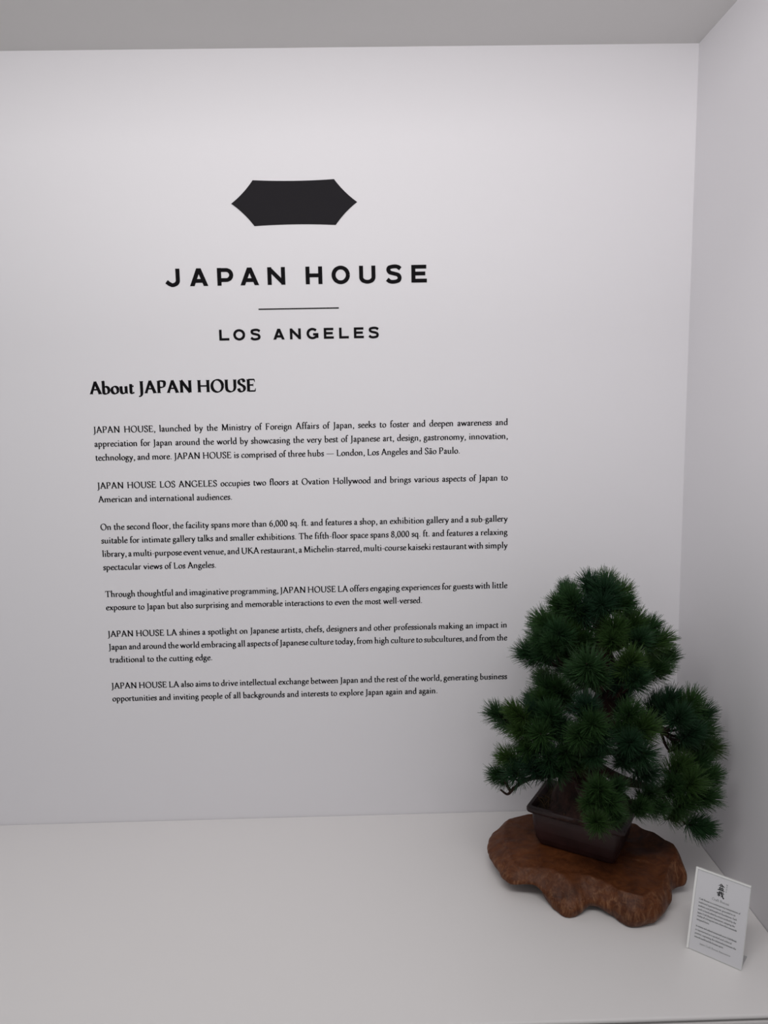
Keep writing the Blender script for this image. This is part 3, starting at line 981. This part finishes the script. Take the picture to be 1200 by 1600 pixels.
T0, TT, WID = 0.0012, 0.1602, 0.1034
slab('front_sheet', 0.0, WID, T0, TT, -0.0012, 0.0, M_acr)
paper = slab('printed_card', 0.0008, WID - 0.0008, T0 + 0.001, TT - 0.0035, -0.0018, -0.0014, M_paper)
slab('back_sheet', 0.0, WID, T0, TT, -0.0040, -0.0020, M_edge_light)
slab('top_edge', 0.0, WID, TT - 0.0032, TT, -0.0012, 0.0004, M_edge_light)
slab('side_edge', 0.0, 0.0042, T0, TT - 0.0032, -0.0012, 0.0003, M_edge_light)

def foot():
    back = Vector((-SN.x, -SN.y, 0)).normalized()
    prof = [(0.002, 0.0), (0.046, 0.0), (0.046, 0.0025), (0.004, 0.0028)]
    V = []
    for s in (0.001, WID - 0.001):
        for a, zz in prof:
            p = SA + SU * s + back * a
            V.append(Vector((p.x, p.y, zz)))
    F = [(0, 1, 2, 3), (7, 6, 5, 4)] + [(i, i + 4, (i + 1) % 4 + 4, (i + 1) % 4) for i in range(4)]
    return local(link_mesh('foot', V, F, M_acr), sign)

foot()

def card_ink():
    return Ink(SA, SU, SW, SN, 0.00008, -0.0014)

CARD = [
 ('Craft Bonsai', 0.0361, 0.0686, 0.1085, 0, 0.0070, 70),
 ('Craft Bonsai is a contemporary interpretation of', 0.0126, 0.0897, 0.1003, 0, 0.0050, 112),
 ('traditional Japanese bonsai, grounded in its', 0.0126, 0.0816, 0.0935, 0, 0.0050, 112),
 ('aesthetic and philosophical foundations. Each', 0.0126, 0.0853, 0.0868, 0, 0.0050, 112),
 ('work is handcrafted by artists certified by the', 0.0126, 0.0844, 0.0800, 0, 0.0050, 112),
 ('Japan Craft Bonsai Association, adopting the', 0.0126, 0.0831, 0.0733, 0, 0.0050, 112),
 ('vitality of a living tree into a form that transcends', 0.0126, 0.0871, 0.0670, 0, 0.0050, 112),
 ('temporal limits.', 0.0126, 0.0370, 0.0600, 0, 0.0050, 112),
 ('In interior and cultural venues such as art, Craft Bonsai', 0.0127, 0.0891, 0.0476, 0, 0.0050, 112),
 ('is represented as a symbol and cultural', 0.0125, 0.0810, 0.0404, 0, 0.0050, 112),
 ('practice, expressing the relationship between the', 0.0124, 0.0898, 0.0336, 0, 0.0050, 112),
 ('natural world and the human spirit.', 0.0124, 0.0675, 0.0268, 0, 0.0050, 112),
 ('Japan Craft Bonsai Association', 0.0238, 0.0813, 0.0168, 0, 0.0050, 72),
]
k = card_ink()
for t, a, b, y, _, size, th in CARD:
    k.line(t, a, b, y, size * 1000, False, th, th * 0.5, 3)
o = k.build('printed_text', M_ink)
o.parent = paper

def brush(k, pts, w0, w1, w2):
    P = [(p.x, p.y) for p in catmull([(a, b, 0) for a, b in pts], 6)]
    k.strip(P, lambda t, d: 1.35 * (w0 * (1 - t) ** 2 + 2 * w1 * t * (1 - t) + w2 * t * t))

BON = [([(46, 99), (34, 80), (4, 60)], 6, 14, 2), ([(50, 98), (66, 78), (98, 62)], 5, 18, 8), ([(32, 68), (52, 70), (68, 69), (66, 50), (56, 42)], 9, 9, 2), ([(47, 68), (40, 54), (20, 42)], 8, 10, 2),
       ([(24, 36), (27, 10)], 9, 10, 9), ([(22, 36), (50, 38), (80, 38), (75, 10)], 9, 9, 12), ([(42, 36), (43, 10)], 8, 9, 8), ([(60, 37), (58, 10)], 8, 9, 8), ([(0, 4), (40, 8), (102, 7)], 10, 13, 9)]
SAI = [([(18, 80), (40, 82), (60, 84)], 8, 10, 6), ([(38, 97), (38, 64)], 9, 11, 7), ([(-4, 60), (40, 64), (96, 68)], 11, 13, 8), ([(4, 40), (28, 43), (50, 44)], 8, 10, 6), ([(28, 58), (28, 4)], 9, 12, 5), ([(27, 40), (18, 24), (4, 16)], 8, 9, 2), ([(30, 38), (40, 28), (52, 24)], 6, 10, 4),
       ([(60, 100), (64, 60), (76, 24), (100, -6)], 9, 14, 13), ([(86, 48), (72, 28), (50, 8)], 9, 10, 2), ([(76, 92), (86, 82)], 5, 12, 9)]
KANA = [[([(15, 95), (75, 95)], 10, 10, 10), ([(10, 72), (88, 74), (70, 30), (30, 4)], 10, 12, 4)],
        [([(35, 96), (8, 55)], 9, 10, 4), ([(30, 80), (85, 80), (65, 30), (25, 2)], 9, 11, 4)],
        [([(10, 85), (88, 86), (70, 35), (20, 2)], 10, 12, 4)],
        [([(40, 98), (40, 2)], 11, 11, 8), ([(40, 62), (85, 40)], 9, 10, 6)]]
k = card_ink()
for strokes, ox, oy, wx, wy in ((BON, 0.0444, 0.1308, 0.0122, 0.0132), (SAI, 0.0442, 0.1180, 0.0134, 0.0120)):
    for pts, a, b, c in strokes:
        s = wx / 100
        brush(k, [(ox + x * wx / 100, oy + y * wy / 100) for x, y in pts], a * s, b * s, c * s)
for i, strokes in enumerate(KANA):
    for pts, a, b, c in strokes:
        s = 0.0031 / 100
        brush(k, [(0.0588 + x * s, 0.1428 - i * 0.0041 + y * s) for x, y in pts], a * s, b * s, c * s)
o = k.build('brush_characters', M_ink)
o.parent = paper
